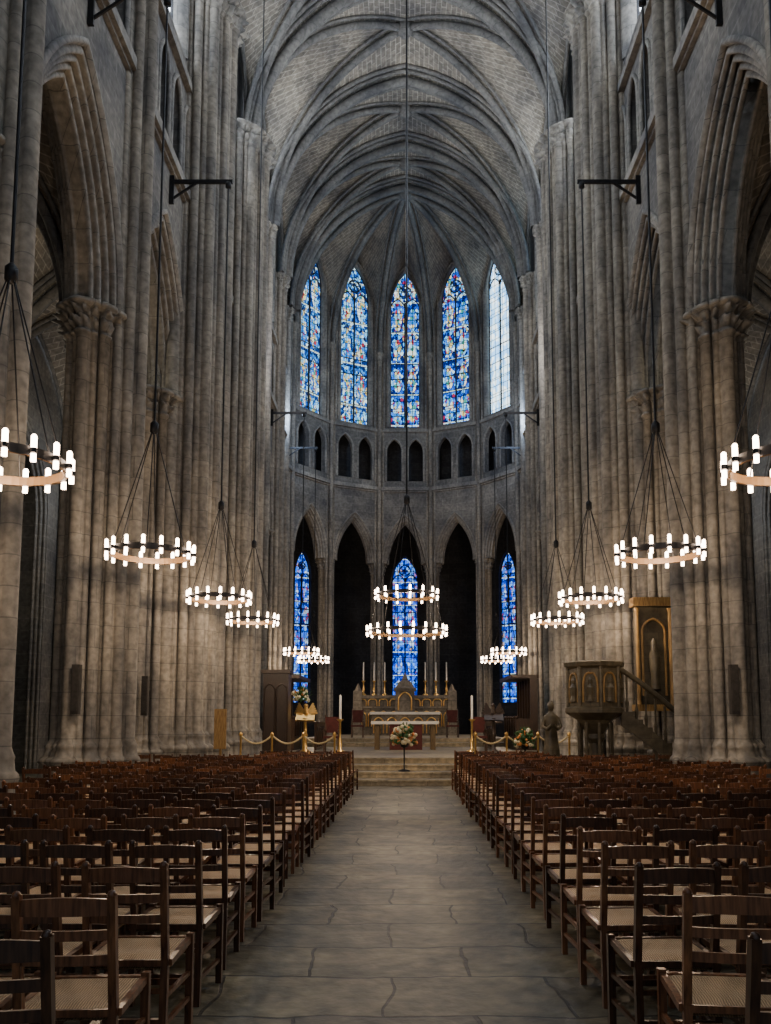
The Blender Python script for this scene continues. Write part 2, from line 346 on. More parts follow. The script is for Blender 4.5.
# ------------------------------------------------------------------ nave/choir side walls
wn=0
def bay_arch(b0,b1):
    h=(b1-b0)/2; um=(b0+b1)/2
    a=min(2.0,h-0.36)
    if b0 in CROSS and b1 in CROSS: a=1.5
    t=0.45 if a>1.6 else (0.32 if a>1.2 else 0.24)
    if b0==15.3: um-=0.12
    return um,a,t
for side,sname in ((-1,'left'),(1,'right')):
    mb=MB()
    F=lambda u,z,d,s=side:(s*(XW+d),u,z)
    for i in range(len(B)-1):
        b0,b1=B[i],B[i+1]; um,a,t=bay_arch(b0,b1)
        R=Rfor(a,13.3-ZCAP)
        panel(mb,F,b0,b1,ZCAP,ZL1,[(um,a,ZCAP,R,None)],WT,0)
        kk=4 if a>1.6 else 3
        prof=roll_profile(t,0.0,0.42,kk,0.075)+roll_profile(t,WT,WT-0.42,kk,0.075)[::-1]
        arch_sweep(mb,F,um,a,ZCAP,R,prof,1)
        arch_sweep(mb,F,um,a,ZCAP,R,[(-0.12,0.0),(-0.12,-0.07),(-0.03,-0.09),(0.0,0.0)],1)
        rail(mb,F,b0,b1,ZL1-0.12,ZL1+0.12,-0.18,0.1,1)
        rail(mb,F,b0,b1,ZL1-0.2,ZL1-0.12,-0.09,0.1,1)
        rail(mb,F,b0,b1,ZL2-0.1,ZL2+0.1,-0.15,0.1,1)
        nn=4 if b1-b0>4.5 else (3 if b1-b0>3 else 2)
        w=(b1-b0-0.8)/nn; ops=[]
        for k in range(nn):
            c=b0+0.4+w*(k+.5); aa=w/2-0.1
            ops.append((c,aa,ZL1+1.7,Rfor(aa,0.85),ZL1+0.35))
        panel(mb,F,b0,b1,ZL1,ZL2,ops,0.35,0)
        for o in ops:
            mb.tube([F(u,z,-0.02) for u,z in arch_pts(o[0],o[1],o[2],o[3],0,8,ZL1+0.35)],0.06,6,1)
        mb.quad(F(b0,ZL1,1.15),F(b1,ZL1,1.15),F(b1,ZL2,1.15),F(b0,ZL2,1.15),2)  # triforium back darkened in colour to stand for the shade behind the openings
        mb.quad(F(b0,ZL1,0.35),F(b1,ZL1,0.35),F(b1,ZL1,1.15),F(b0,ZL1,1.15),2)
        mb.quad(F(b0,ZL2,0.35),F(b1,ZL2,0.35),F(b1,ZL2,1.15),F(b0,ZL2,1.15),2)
        aa=min(1.15,(b1-b0)/2-0.75)
        panel(mb,F,b0,b1,ZL2,28.2,[((b0+b1)/2,aa,23.3,Rfor(aa,aa*1.6),18.4)],0.6,0)
        arch_sweep(mb,F,(b0+b1)/2,aa,23.3,Rfor(aa,aa*1.6),[(-0.12,0.0),(-0.06,-0.06),(0.0,-0.02),(0.05,0.05),(0.1,0.1),(0.12,0.3)],1,sill=18.4)
        wn+=1
        glass_obj('window_%d'%wn,F,(b0+b1)/2,aa,23.3,Rfor(aa,aa*1.6),18.4,0.42,G_DAY if b0<29 else (G_PALE if side>0 else G_MID))
    mb.obj('wall_'+sname,[S_WALL,S_RIB,S_DARK])
    ao=MB(); FA=lambda u,z,d,s=side:(s*(11.0+d),u,z)
    for i in range(len(B)-1):
        b0,b1=B[i],B[i+1]; um=(b0+b1)/2
        aa=min(1.5,(b1-b0)/2-0.6)
        panel(ao,FA,b0,b1,0,13.8,[(um,aa,7.8,Rfor(aa,aa*1.7),None)],0.9,0,False)
        arch_sweep(ao,FA,um,aa,7.8,Rfor(aa,aa*1.7),roll_profile(0.25,0.0,0.3,3,0.05),1,sill=0)
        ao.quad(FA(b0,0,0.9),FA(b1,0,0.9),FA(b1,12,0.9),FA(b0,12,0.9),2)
        for q in (-0.3,0,0.3):
            ao.lathe([(0.3,0),(0.3,0.5),(0.2,0.6),(0.2,0.9),(0.14,1.0),(0.14,9.1),(0.2,9.15),(0.16,9.2),(0.28,9.5),(0.28,9.6)],(side*(10.85-(0.12 if q==0 else 0)),b0+q,0),10,1)
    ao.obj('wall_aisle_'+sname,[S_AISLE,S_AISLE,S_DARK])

# ------------------------------------------------------------------ piers
def outline(circs,N_=144):
    out=[]
    for k in range(N_):
        th=2*pi*k/N_; dx,dy=math.cos(th),math.sin(th); best=0.05
        for cx,cy,r in circs:
            b=cx*dx+cy*dy; disc=b*b-(cx*cx+cy*cy)+r*r
            if disc>=0:
                q=b+math.sqrt(disc)
                if q>best: best=q
        out.append((th,best))
    return out
def loft(mb,c,ol,levels,m=0,sx=1,sy=1):
    rows=[]
    for lv in levels:
        z,off=lv[0],lv[1]; foli=lv[2] if len(lv)>2 else 0
        rm=max(r for t,r in ol)
        row=[]
        sm=min(1,abs(off)*3.2)
        for th,r in ol:
            o=off
            rr=r*(1-sm)+ (rm-0.02)*sm
            if foli: o+=foli*(math.sin(th*22+z*31)*0.7+noise.noise((th*6,z*8,c[1]))*1.3)
            row.append((c[0]+(rr+o)*math.cos(th)*sx,c[1]+(rr+o)*math.sin(th)*sy,z))
        rows.append(row)
    mb.grid(rows,m,True); mb.poly(rows[-1],m)
def lv_base(z0=0,s=1.0,h=1.0):
    return [(z0,0.27*s),(z0+0.45*h,0.27*s),(z0+0.47*h,0.2*s),(z0+0.8*h,0.17*s),(z0+0.84*h,0.2*s),(z0+0.9*h,0.17*s),(z0+0.94*h,0.10*s),(z0+1.08*h,0.07*s),(z0+1.12*h,0.09*s),(z0+1.18*h,0.04*s),(z0+1.25*h,0.0)]
def lv_cap(z,s=1.0):
    return [(z-0.6,0.0),(z-0.58,0.06*s),(z-0.53,0.06*s),(z-0.51,0.0),(z-0.45,0.02*s,0.03*s),(z-0.36,0.11*s,0.12*s),(z-0.30,0.05*s,0.08*s),(z-0.22,0.09*s,0.08*s),(z-0.15,0.17*s,0.14*s),(z-0.10,0.10*s),(z-0.08,0.22*s),(z,0.22*s),(z+0.02,0.15*s)]
def ring(n,d,r,ph=0): return [(d*math.cos(2*pi*k/n+ph),d*math.sin(2*pi*k/n+ph),r) for k in range(n)]
OL_PIER=outline([(0,0,0.42)]+ring(4,0.56,0.17)+ring(4,0.56,0.12,pi/4)+ring(8,0.55,0.075,pi/8),256)
OL_CROSS=outline([(0,0,0.84)]+ring(4,1.04,0.16)+ring(4,1.04,0.14,pi/4)+ring(8,1.04,0.11,pi/8)+ring(16,1.02,0.075,pi/16)+ring(32,0.90,0.05,pi/32),448)
OL_APSE=outline([(0,0,0.20)]+ring(8,0.27,0.085),96)
for s in (-1,1):
    ol_v=outline([(0,0,0.14),(-s*0.24,0,0.125),(-s*0.08,0.21,0.10),(-s*0.08,-0.21,0.10),(s*0.1,0.33,0.08),(s*0.1,-0.33,0.08)],160)
    for y in B:
        if y in CROSS:
            e=bpy.data.objects.new('crossing_pier',None); scene.collection.objects.link(e)
            mb=MB(); loft(mb,(s*5.75,y),OL_CROSS,lv_base(0,1.0,1.1)+[(z,0.0) for z in (5,10,15)]+lv_cap(ZS,1.0))
            mb.obj('clustered_shafts',[S_PIER],e)
            yy=y-0.85 if y==20.1 else y+0.7
            mb=MB(); loft(mb,(s*6.2,yy),OL_PIER,lv_base()+[(5,0.0)]+lv_cap(ZCAP),0,0.82,1.12); mb.obj('arcade_respond',[S_PIER],e)
        elif y<35.9:
            e=bpy.data.objects.new('clustered_pier',None); scene.collection.objects.link(e)
            mb=MB(); loft(mb,(s*6.13,y),OL_PIER,lv_base()+[(5,0.0)]+lv_cap(ZCAP),0,0.80,1.12 if y<30 else 0.85); mb.obj('arcade_pier',[S_PIER],e)
            mb=MB(); loft(mb,(s*5.5,y),ol_v,lv_base(0,0.5)+[(5,0.0),(10,0)]+lv_cap(ZS,0.6)); mb.obj('vault_shafts',[S_PIER],e)
        else:
            e=bpy.data.objects.new('clustered_pier',None); scene.collection.objects.link(e)
            mb=MB(); loft(mb,(s*5.7,y-0.1),ol_v,lv_base(0,0.5)+[(5,0.0),(10,0)]+lv_cap(ZS,0.6)); mb.obj('vault_shafts',[S_PIER],e)

# ------------------------------------------------------------------ rib vaults
ribs=MB(); webs=MB()
def half_arch(p0,p1,n=14):
    p0=Vector(p0);p1=Vector(p1); h=Vector((p1.x-p0.x,p1.y-p0.y,0)); a=h.length; rise=p1.z-p0.z
    R=Rfor(a,rise) if rise>a else None
    out=[]
    for i in range(n+1):
        if R:
            th=math.acos((R-a)/R)*i/n; x=R-R*math.cos(th); z=R*math.sin(th)
        else:
            th=pi/2*i/n; x=a*(1-math.cos(th)); z=rise*math.sin(th)
        out.append(p0+(h/a)*x+Vector((0,0,z)))
    return out
def web(A,Bc,nv=6,m=0):
    rows=[];uvs=[]; acc=0
    for i in range(len(A)):
        if i: acc+=((A[i]+Bc[i])/2-(A[i-1]+Bc[i-1])/2).length
        rows.append([A[i].lerp(Bc[i],j/nv)+Vector((0,0,0.0)) for j in range(nv+1)])
        L=(A[i]-Bc[i]).length
        uvs.append([(L*j/nv,acc) for j in range(nv+1)])
    webs.grid(rows,m,False,True,uvs)
def rib(pts,r,k=3,m=0,mb=None):
    mb=mb or ribs
    pts=[Vector(p) for p in pts]
    h=Vector((pts[-1].x-pts[0].x,pts[-1].y-pts[0].y,0)).normalized(); sd=Vector((-h.y,h.x,0))
    offs=[]
    for i,p in enumerate(pts):
        t=(pts[min(i+1,len(pts)-1)]-pts[max(i-1,0)]).normalized(); offs.append(sd.cross(t).normalized())
    if offs[-1].z>0: offs=[-o for o in offs]
    mb.tube([p+o*r*1.4 for p,o in zip(pts,offs)],r,8,m)
    if k>=3:
        for q in (-1,1): mb.tube([p+sd*q*r*1.75+o*r*0.3 for p,o in zip(pts,offs)],r*0.5,6,m)
    if k>=5:
        for q in (-1,1): mb.tube([p+sd*q*r*3.0+o*r*0.1 for p,o in zip(pts,offs)],r*0.5,6,m)
def vault_bay(xa,xb,ya,yb,zs,zc,zf,rr,trans_r,xfa=None,xfb=None,kk=5):
    xm=(xa+xb)/2; ym=(ya+yb)/2; K=(xm,ym,zc+0.15)
    if xfa is None: xfa=xa
    if xfb is None: xfb=xb
    for x,xf in ((xa,xfa),(xb,xfb)):
        for y in (ya,yb):
            S=(x,y,zs)
            D=half_arch(S,K); T=half_arch(S,(xm,y,zc)); W=half_arch((x,y,zs),(xf,ym,zf))
            web(D,T); web(D,W)
            rib(D,rr); rib(W,rr*0.6,1)
    for x in (xa,xb): rib(half_arch((x,ya,zs),(xm,ya,zc)),trans_r,kk)
    ribs.ico((xm,ym,zc-0.05),rr*2.6)
for i in range(len(B)-1):
    vault_bay(-5.3,5.3,B[i],B[i+1],ZS,ZC,26.6,0.125,0.17,-5.6,5.6)
    for s in (-1,1):
        x0,x1=s*6.6,s*10.9
        vault_bay(min(x0,x1),max(x0,x1),B[i],B[i+1],ZCAP,13.4,13.2,0.1,0.13)
V=[]
for k in range(8):
    an=-pi/2+pi*k/7
    V.append(Vector((AR*math.sin(an),AY+AR*math.cos(an),0)))
KEY=Vector((0,AY+0.8,ZC))
for x in (-5.3,5.3): rib(half_arch((x,AY+0.2,ZS),(0,AY+0.2,ZC)),0.17,5)
for k in range(7):
    a0=V[k];a1=V[k+1]; mid=(a0+a1)/2
    f0=Vector((a0.x,a0.y,ZS+0.6)); f1=Vector((a1.x,a1.y,ZS+0.6)); ap=Vector((mid.x,mid.y,26.75))
    A=half_arch(f0,KEY); C=half_arch(f1,KEY); W0=half_arch(f0,ap); W1=half_arch(f1,ap)
    web(A,W0); web(C,W1)
    if k>0: rib(A,0.12)
    rib(W0,0.08,1); rib(W1,0.08,1)
for s in (-1,1):
    A=half_arch((s*AR,AY,ZS+0.6),KEY); T=half_arch((s*5.3,36.0,ZS),(0,36.0,ZC)); web(A,T)
ribs.ico((KEY.x,KEY.y,KEY.z-0.1),0.35)
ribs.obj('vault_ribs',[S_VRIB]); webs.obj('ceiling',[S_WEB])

# ------------------------------------------------------------------ apse walls
mb=MB()
for k in range(7):
    a0=V[k];a1=V[k+1]; u=(a1-a0); W=u.length; u.normalize(); nrm=Vector((u.y,-u.x,0))
    mid=(a0+a1)/2
    if nrm.dot(mid-Vector((AX,AY,0)))<0: nrm=-nrm
    def F(uu,z,d,a0=a0,u=u,nrm=nrm):
        p=a0+u*uu+nrm*d; return (p.x,p.y,z)
    c=W/2; a=1.1; sp=9.9; R=Rfor(a,2.5)
    panel(mb,F,0,W,sp,14.0,[(c,a,sp,R,None)],0.8,0)
    arch_sweep(mb,F,c,a,sp,R,roll_profile(0.22,0.0,0.35,3,0.045)+roll_profile(0.22,0.8,0.45,3,0.045)[::-1],1)
    arch_sweep(mb,F,c,a+0.04,sp,R+0.04,[(-0.1,0.0),(-0.1,-0.06),(-0.03,-0.08),(0.0,0.0)],1)
    rail(mb,F,0,W,13.8,14.0,-0.16,0.1,1); rail(mb,F,0,W,13.72,13.8,-0.08,0.1,1)
    rail(mb,F,0,W,17.05,17.2,-0.1,0.1,1)
    ops=[(c-0.58,0.44,15.95,Rfor(0.44,0.75),14.35),(c+0.58,0.44,15.95,Rfor(0.44,0.75),14.35)]
    panel(mb,F,0,W,14.0,17.1,ops,0.3,0)
    for o in ops: mb.tube([F(x,z,-0.02) for x,z in arch_pts(o[0],o[1],o[2],o[3],0,8,14.35)],0.06,6,1)
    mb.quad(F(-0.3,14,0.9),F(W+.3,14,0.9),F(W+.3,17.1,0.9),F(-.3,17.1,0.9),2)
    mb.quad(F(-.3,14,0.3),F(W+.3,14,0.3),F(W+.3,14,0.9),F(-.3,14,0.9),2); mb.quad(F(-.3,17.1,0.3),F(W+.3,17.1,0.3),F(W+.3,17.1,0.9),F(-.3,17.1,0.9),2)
    aw=0.86; spw=24.3; Rw=Rfor(aw,2.0)
    panel(mb,F,0,W,17.1,27.3,[(c,aw,spw,Rw,17.35)],0.5,0)
    arch_sweep(mb,F,c,aw,spw,Rw,[(-0.14,0.0),(-0.1,-0.09),(-0.04,-0.09),(0.0,0.0),(0.05,0.04),(0.07,0.1),(0.07,0.3)],1,sill=17.35)
    for q in (-1,1):
        mb.tube([F(c+q*1.12,17.2,-0.05),F(c+q*1.12,24.2,-0.05)],0.055,6,1)
    wn+=1
    mat={0:G_PALE,1:G_MID,2:G_MID,3:G_BLUE,4:G_BLUE,5:G_PALE,6:G_PALE}[k]
    glass_obj('window_%d'%wn,F,c,aw-0.05,spw,Rw-0.05,17.4,0.3,mat)
mb.obj('wall_apse',[S_WALL,S_RIB,S_DARK])
for k in range(8):
    dirv=Vector((V[k].x,V[k].y-AY,0)).normalized()
    e=bpy.data.objects.new('apse_pier',None); scene.collection.objects.link(e)
    p=Vector((V[k].x,V[k].y,0))+dirv*0.4
    mb=MB(); loft(mb,(p.x,p.y),OL_APSE,lv_base(0,0.5,1.6)+[(5,0.0)]+lv_cap(9.9,0.7)); mb.obj('arcade_shafts',[S_PIER],e)
    mb=MB()
    tang=Vector((-dirv.y,dirv.x,0))
    for q,r in ((0,0.11),(-0.2,0.07),(0.2,0.07)):
        c=Vector((V[k].x,V[k].y,0))-dirv*(0.1 if q==0 else 0.02)+tang*q
        mb.lathe([(r*1.8,0),(r*1.8,1.3),(r,1.5),(r,ZS+0.1),(r*1.3,ZS+0.15),(r,ZS+0.2),(r*1.7,ZS+0.55),(r*1.8,ZS+0.65)],(c.x,c.y,0),10)
    mb.obj('vault_shafts',[S_PIER],e)
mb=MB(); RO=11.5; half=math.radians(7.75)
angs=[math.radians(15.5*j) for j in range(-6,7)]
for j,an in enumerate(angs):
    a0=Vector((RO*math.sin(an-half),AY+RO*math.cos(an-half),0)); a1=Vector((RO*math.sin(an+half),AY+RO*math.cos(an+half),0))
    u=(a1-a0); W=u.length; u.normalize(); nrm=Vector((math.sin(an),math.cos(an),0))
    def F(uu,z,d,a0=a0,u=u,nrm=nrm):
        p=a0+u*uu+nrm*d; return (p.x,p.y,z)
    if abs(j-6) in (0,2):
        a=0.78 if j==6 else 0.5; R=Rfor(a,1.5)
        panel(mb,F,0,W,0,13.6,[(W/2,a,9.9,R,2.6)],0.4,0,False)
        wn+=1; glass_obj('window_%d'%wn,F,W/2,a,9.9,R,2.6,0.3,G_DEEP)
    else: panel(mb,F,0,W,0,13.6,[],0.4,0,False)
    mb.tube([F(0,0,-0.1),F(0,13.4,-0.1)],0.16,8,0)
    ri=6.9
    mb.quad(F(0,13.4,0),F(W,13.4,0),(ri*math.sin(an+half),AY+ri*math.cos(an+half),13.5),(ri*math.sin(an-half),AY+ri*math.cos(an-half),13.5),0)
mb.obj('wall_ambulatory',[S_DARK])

# ------------------------------------------------------------------ floor & platform
mb=MB(); mb.box(-12.2,12.2,-4,49,-0.2,0.0); mb.obj('floor',[S_FLOOR])
mb=MB()
def slab(x,y0,y1,z0,z1):
    mb.box(-x,x,y0,y1,z0,z1-0.04); mb.box(-x-0.03,x+0.03,y0-0.04,y1,z1-0.04,z1)
for i,(y,z) in enumerate([(19.75,0.15),(20.35,0.30),(20.95,0.45),(21.55,0.60)]): slab(4.35,y,39.8-i*0.01,z-0.15,z)
for i,(y,z) in enumerate([(30.4,0.75),(31.0,0.90)]): slab(3.9,y,39.7-i*0.01,z-0.15,z)
mb.obj('altar_steps',[S_STEP])

# ------------------------------------------------------------------ chairs
cm=MB()
W2=0.205
for sx in (-1,1):
    x=sx*(W2-0.018)
    cm.beam((x,-0.02,0),(x,0,0.45),0.034,0.036); cm.beam((x,0,0.44),(x,-0.07,0.905),0.033,0.035)
    cm.ico((x,-0.072,0.905),0.02)
    xf=sx*(W2+0.005)
    cm.beam((xf,0.39,0),(xf,0.385,0.47),0.036,0.036)
    for z in (0.14,0.27): cm.beam((x,-0.01,z),(xf,0.387,z),0.02,0.022)
for z0,h in ((0.855,0.062),(0.745,0.04),(0.645,0.04)):
    yb=-0.07*(z0-0.44)/0.465
    rows=[]
    for i in range(7):
        f=i/6; x=(f-.5)*(2*W2-0.03); y=yb-0.018*(math.sin(pi*f))
        tp=(0.012*math.sin(pi*f) if h>0.05 else 0)
        rows.append([(x,y-0.009,z0-h/2),(x,y+0.009,z0-h/2),(x,y+0.005,z0+h/2+tp),(x,y-0.009,z0+h/2+tp)])
    cm.grid(rows,0,True,False)
for z in (0.16,0.30): cm.beam((-W2,-0.01,z),(W2,-0.01,z),0.02,0.022)
cm.beam((-W2,0.387,0.22),(W2,0.387,0.22),0.02,0.03)
for a,b in (((-W2,0.0,0.43),(W2,0.0,0.43)),((-W2,0.387,0.44),(W2,0.387,0.44)),((-W2,0,0.43),(-W2,0.387,0.44)),((W2,0,0.43),(W2,0.387,0.44))):
    cm.beam(a,b,0.03,0.03)
n=8; rows=[]
for i in range(n+1):
    r=[]
    for j in range(n+1):
        u=i/n;v=j/n; ed=min(u,1-u,v,1-v)
        dz=0.016*min(1,ed*6)-0.012*(1-max(abs(u-.5),abs(v-.5))*2)
        r.append(((u-.5)*(2*W2-0.0),0.0+v*0.39,0.445+dz))
    rows.append(r)
cm.grid(rows,1)
rows=[[(p[0],p[1],p[2]-0.045) for p in r] for r in rows]; cm.grid(rows,1)
cmesh=cm.obj('wooden_chair',[M_WOOD,M_STRAW])
cd=cmesh.data; bpy.data.objects.remove(cmesh)
for r in range(25):
    y=2.72+0.65*r
    for s in (-1,1):
        for c in range(9):
            x=(1.36 if s<0 else 1.32)+0.5*c
            if r>=22 and x>3.2: continue
            if x>4.5 and min(abs(y+0.15-b) for b in B)<1.2: continue
            if x*800/y>460: continue
            if random.random()<0.012 and c>2: continue
            o=bpy.data.objects.new('wooden_chair',cd); scene.collection.objects.link(o)
            o.location=(s*(x+random.uniform(-.015,.02)),y+random.uniform(-.035,.035),0)
            o.rotation_euler=(0,0,random.gauss(0,0.05))

# ------------------------------------------------------------------ chandeliers
def ring_tier(mb,r,z,nc,h=0.10,k=1.0):
    n=48
    prof=[(r-0.02,-h/2),(r+0.02,-h/2),(r+0.02,h/2),(r-0.02,h/2)]
    rows=[[((a)*math.cos(2*pi*q/n),(a)*math.sin(2*pi*q/n),z+b) for q in range(n)] for a,b in prof+[prof[0]]]
    mb.grid(rows[:2],1,True,False); mb.grid(rows[1:3],0,True,False); mb.grid(rows[2:4],0,True,False); mb.grid(rows[3:5],1,True,False)
    for q in range(nc):
        an=2*pi*(q+.5)/nc; x,y=(r+0.055)*math.cos(an),(r+0.055)*math.sin(an)
        mb.lathe([(0.035,0.0),(0.035,0.05)],(x,y,z-0.025),8,0)
        mb.lathe([(0.030,0),(0.030,0.12*k),(0.014,0.14*k)],(x,y,z+0.03),8,2)
        mb.lathe([(0.028,0),(0.028,0.08*k)],(x,y,z-0.115),8,2)
        mb.beam(((r-0.01)*math.cos(an),(r-0.01)*math.sin(an),z),(x,y,z),0.02,0.02,0)
ZR=4.33; ZB=14.3
def chandelier_mesh(ztop):
    mb=MB()
    ring_tier(mb,0.64,0,16)
    for q in range(6):
        an=2*pi*q/6; mb.tube([(0.64*math.cos(an),0.64*math.sin(an),0.05),(0.03*math.cos(an),0.03*math.sin(an),2.1)],0.009,5,0)
    mb.lathe([(0.02,-0.12),(0.07,-0.08),(0.07,0.06),(0.02,0.12)],(0,0,2.15),10,0)
    mb.tube([(0,0,2.2),(0,0,ztop-ZR)],0.02,6,0)
    o=mb.obj('ring_chandelier',[M_IRON,M_GLOWRING,M_BULB]); me=o.data; bpy.data.objects.remove(o); return me
chm=chandelier_mesh(ZB); chm2=chandelier_mesh(24.6)
bk=MB(); L_=1.38
bk.beam((-0.1,0,0.05),(L_,0,0.05),0.05,0.09); bk.beam((0.75,0,0.03),(L_,0,-0.42),0.035,0.05); bk.beam((L_-0.03,0,-0.5),(L_-0.03,0,0.2),0.12,0.06)
bk.lathe([(0.02,-0.12),(0.07,-0.1),(0.07,0.02),(0.02,0.04)],(0,0,0),10)
o=bk.obj('wall_bracket',[M_IRON]); bkm=o.data; bpy.data.objects.remove(o)
for s in (-1,1):
    for y,br in ((8.35,1),(13.0,1),(17.9,1),(21.9,0),(32.3,1),(36.6,1)):
        XL=(4.32 if s<0 else 4.15) if y<9 else 4.2
        o=bpy.data.objects.new('ring_chandelier',chm if br else chm2); scene.collection.objects.link(o)
        o.location=(s*XL,y,ZR); o.rotation_euler=(0,0,random.uniform(0,1))
        l=bpy.data.lights.new('lamp_glow','POINT'); l.energy=125; l.color=(1.0,0.74,0.50); l.shadow_soft_size=0.06
        lo=bpy.data.objects.new('lamp_glow',l); scene.collection.objects.link(lo); lo.parent=o; lo.location=(0,0,0.0)
        if br:
            b=bpy.data.objects.new('wall_bracket',bkm); scene.collection.objects.link(b)
            b.location=(s*XL,y,ZB); b.rotation_euler=(0,0,0 if s>0 else pi)
mb=MB()
ring_tier(mb,0.84,5.15,15); ring_tier(mb,1.08,4.1,20)
for q in range(6):
    an=2*pi*q/6+0.2
    mb.tube([(1.08*math.cos(an),1.08*math.sin(an),4.15),(0.84*math.cos(an),0.84*math.sin(an),5.15),(0.03*math.cos(an),0.03*math.sin(an),7.9)],0.012,5,0)
mb.lathe([(0.02,-0.15),(0.09,-0.1),(0.09,0.1),(0.02,0.15)],(0,0,7.95),10,0)
mb.tube([(0,0,8),(0,0,27.1)],0.028,6,0)
o=mb.obj('two_tier_ring_chandelier',[M_IRON,M_GLOWRING,M_BULB]); o.location=(0.05,22.65,0)
l=bpy.data.lights.new('lamp_glow','POINT'); l.energy=200; l.color=(1.0,0.78,0.55); l.shadow_soft_size=0.06
lo=bpy.data.objects.new('lamp_glow',l); scene.collection.objects.link(lo); lo.parent=o; lo.location=(0,0,4.6)

# ------------------------------------------------------------------ altar & furnishings
def Empty(n,loc=(0,0,0)):
    e=bpy.data.objects.new(n,None); scene.collection.objects.link(e); e.location=loc; return e
e=Empty('high_altar'); mb=MB(); y=37.2
mb.box(-2.35,2.35,y-0.2,y+0.9,0.9,1.15); mb.box(-1.5,1.5,y-0.7,y+0.1,0.9,1.85); mb.box(-1.6,1.6,y-0.78,y+0.12,1.85,1.97,2)
mb.box(-2.2,2.2,y+0.1,y+0.8,1.15,2.6); mb.box(-2.35,2.35,y,y+0.9,2.6,2.75); mb.box(-2.3,2.3,y-0.02,y+0.85,2.15,2.22)
for k in range(9):
    u=-2.0+k*0.5
    if abs(u)<0.3: continue
    mb.tube([(a,y+0.05,b) for a,b in arch_pts(u,0.2,1.75,Rfor(0.2,0.26),0,6,1.3)],0.03,6,1)
    mb.tube([(a,y-0.0,b) for a,b in arch_pts(u,0.2,2.42,Rfor(0.2,0.14),0,6,2.24)],0.025,6,1)
    mb.lathe([(0.09,0),(0.07,0.1),(0.1,0.2),(0.05,0.27),(0.055,0.34),(0.02,0.4)],(u,y+0.03,1.3),8,1)
for k in range(5):
    u=-1.2+k*0.6; mb.tube([(a,y-0.72,b) for a,b in arch_pts(u,0.22,1.45,Rfor(0.22,0.26),0,6,1.0)],0.03,6,1)
    mb.lathe([(0.1,0),(0.08,0.15),(0.12,0.3),(0.05,0.38),(0.06,0.45),(0.02,0.52)],(u,y-0.72,1.0),8,1)
for sx in (-1,1): mb.box(sx*2.2-0.2,sx*2.2+0.2,y-0.05,y+0.85,0.9,2.95); mb.lathe([(0.2,0),(0.12,0.1),(0.05,0.3),(0.0,0.35)],(sx*2.2,y+0.4,2.95),4)
mb.box(-0.45,0.45,y-0.1,y+0.7,1.97,3.0); mb.box(-0.52,0.52,y-0.15,y+0.75,2.95,3.07)
mb.lathe([(0.5,0),(0.4,0.1),(0.3,0.3),(0.16,0.38),(0.12,0.5),(0.04,0.7),(0,0.75)],(0,y+0.3,3.07),8)
mb.tube([(u,y-0.16,z) for u,z in arch_pts(0,0.3,2.5,Rfor(0.3,0.38),0,6,2.05)],0.035,6,1)
mb.obj('retable',[M_ALT,M_BRASS,M_WHITE],e)
mb=MB()
for x in (-1.95,-1.45,-0.95,0.95,1.45,1.95):
    mb.lathe([(0.13,0),(0.13,0.04),(0.04,0.12),(0.05,0.3),(0.03,0.4),(0.03,0.6),(0.09,0.66),(0.09,0.69)],(x,y+0.4,2.75),10,0)
    mb.lathe([(0.03,0),(0.03,0.85),(0.005,0.88)],(x,y+0.4,3.44),8,1)
mb.obj('candlesticks',[M_BRASS,M_WHITE],e)
mb=MB(); y=27.6
mb.box(-1.1,1.1,y-0.5,y+0.5,1.46,1.54,0); mb.box(-1.14,1.14,y-0.54,y+0.54,1.54,1.56,1); mb.box(-1.14,1.14,y-0.545,y-0.53,1.46,1.56,1)
for sx in (-1,1):
    mb.box(sx*0.95-0.08,sx*0.95+0.08,y-0.4,y-0.28,0.6,1.46,0); mb.box(sx*0.95-0.08,sx*0.95+0.08,y+0.28,y+0.4,0.6,1.46,0)
mb.box(-0.52,0.58,y-0.48,y-0.42,0.6,1.46,2)
mb.obj('altar_table',[M_GWOOD,M_WHITE,M_RED])
def bouquet(name,loc,r,h,n=90,mats=(M_GREEN,M_FLOW,M_FLOR)):
    mb=MB()
    mb.lathe([(0.16,0),(0.15,0.03),(0.02,0.06),(0.02,h-r*0.8),(0.1,h-r*0.7),(0.12,h-r*0.4)],(0,0,0),10,3)
    for i in range(n):
        a=random.uniform(0,2*pi);ph=random.uniform(-0.5,1.5); rr=r*random.uniform(0.55,1.0)
        p=(rr*math.cos(a)*math.cos(ph),rr*math.sin(a)*math.cos(ph),h-r*0.1+rr*math.sin(ph))
        mb.ico(p,r*random.uniform(0.1,0.19),random.choice([0,0,1,1,1,2]))
    for i in range(30):
        a=random.uniform(0,2*pi);ph=random.uniform(-0.6,1.4)
        p=(r*1.15*math.cos(a)*math.cos(ph),r*1.15*math.sin(a)*math.cos(ph),h+r*1.15*math.sin(ph))
        mb.beam((0,0,h-r*0.3),p,0.03,0.01,0)
    o=mb.obj(name,list(mats)+[M_IRON]); o.location=loc; return o
bouquet('flower_arrangement',(-0.02,20.62,0.30),0.34,0.86,130)
bouquet('flower_arrangement',(-3.3,25.5,0.60),0.32,1.75)
bouquet('flower_arrangement',(3.0,20.15,0.15),0.3,0.95,70)
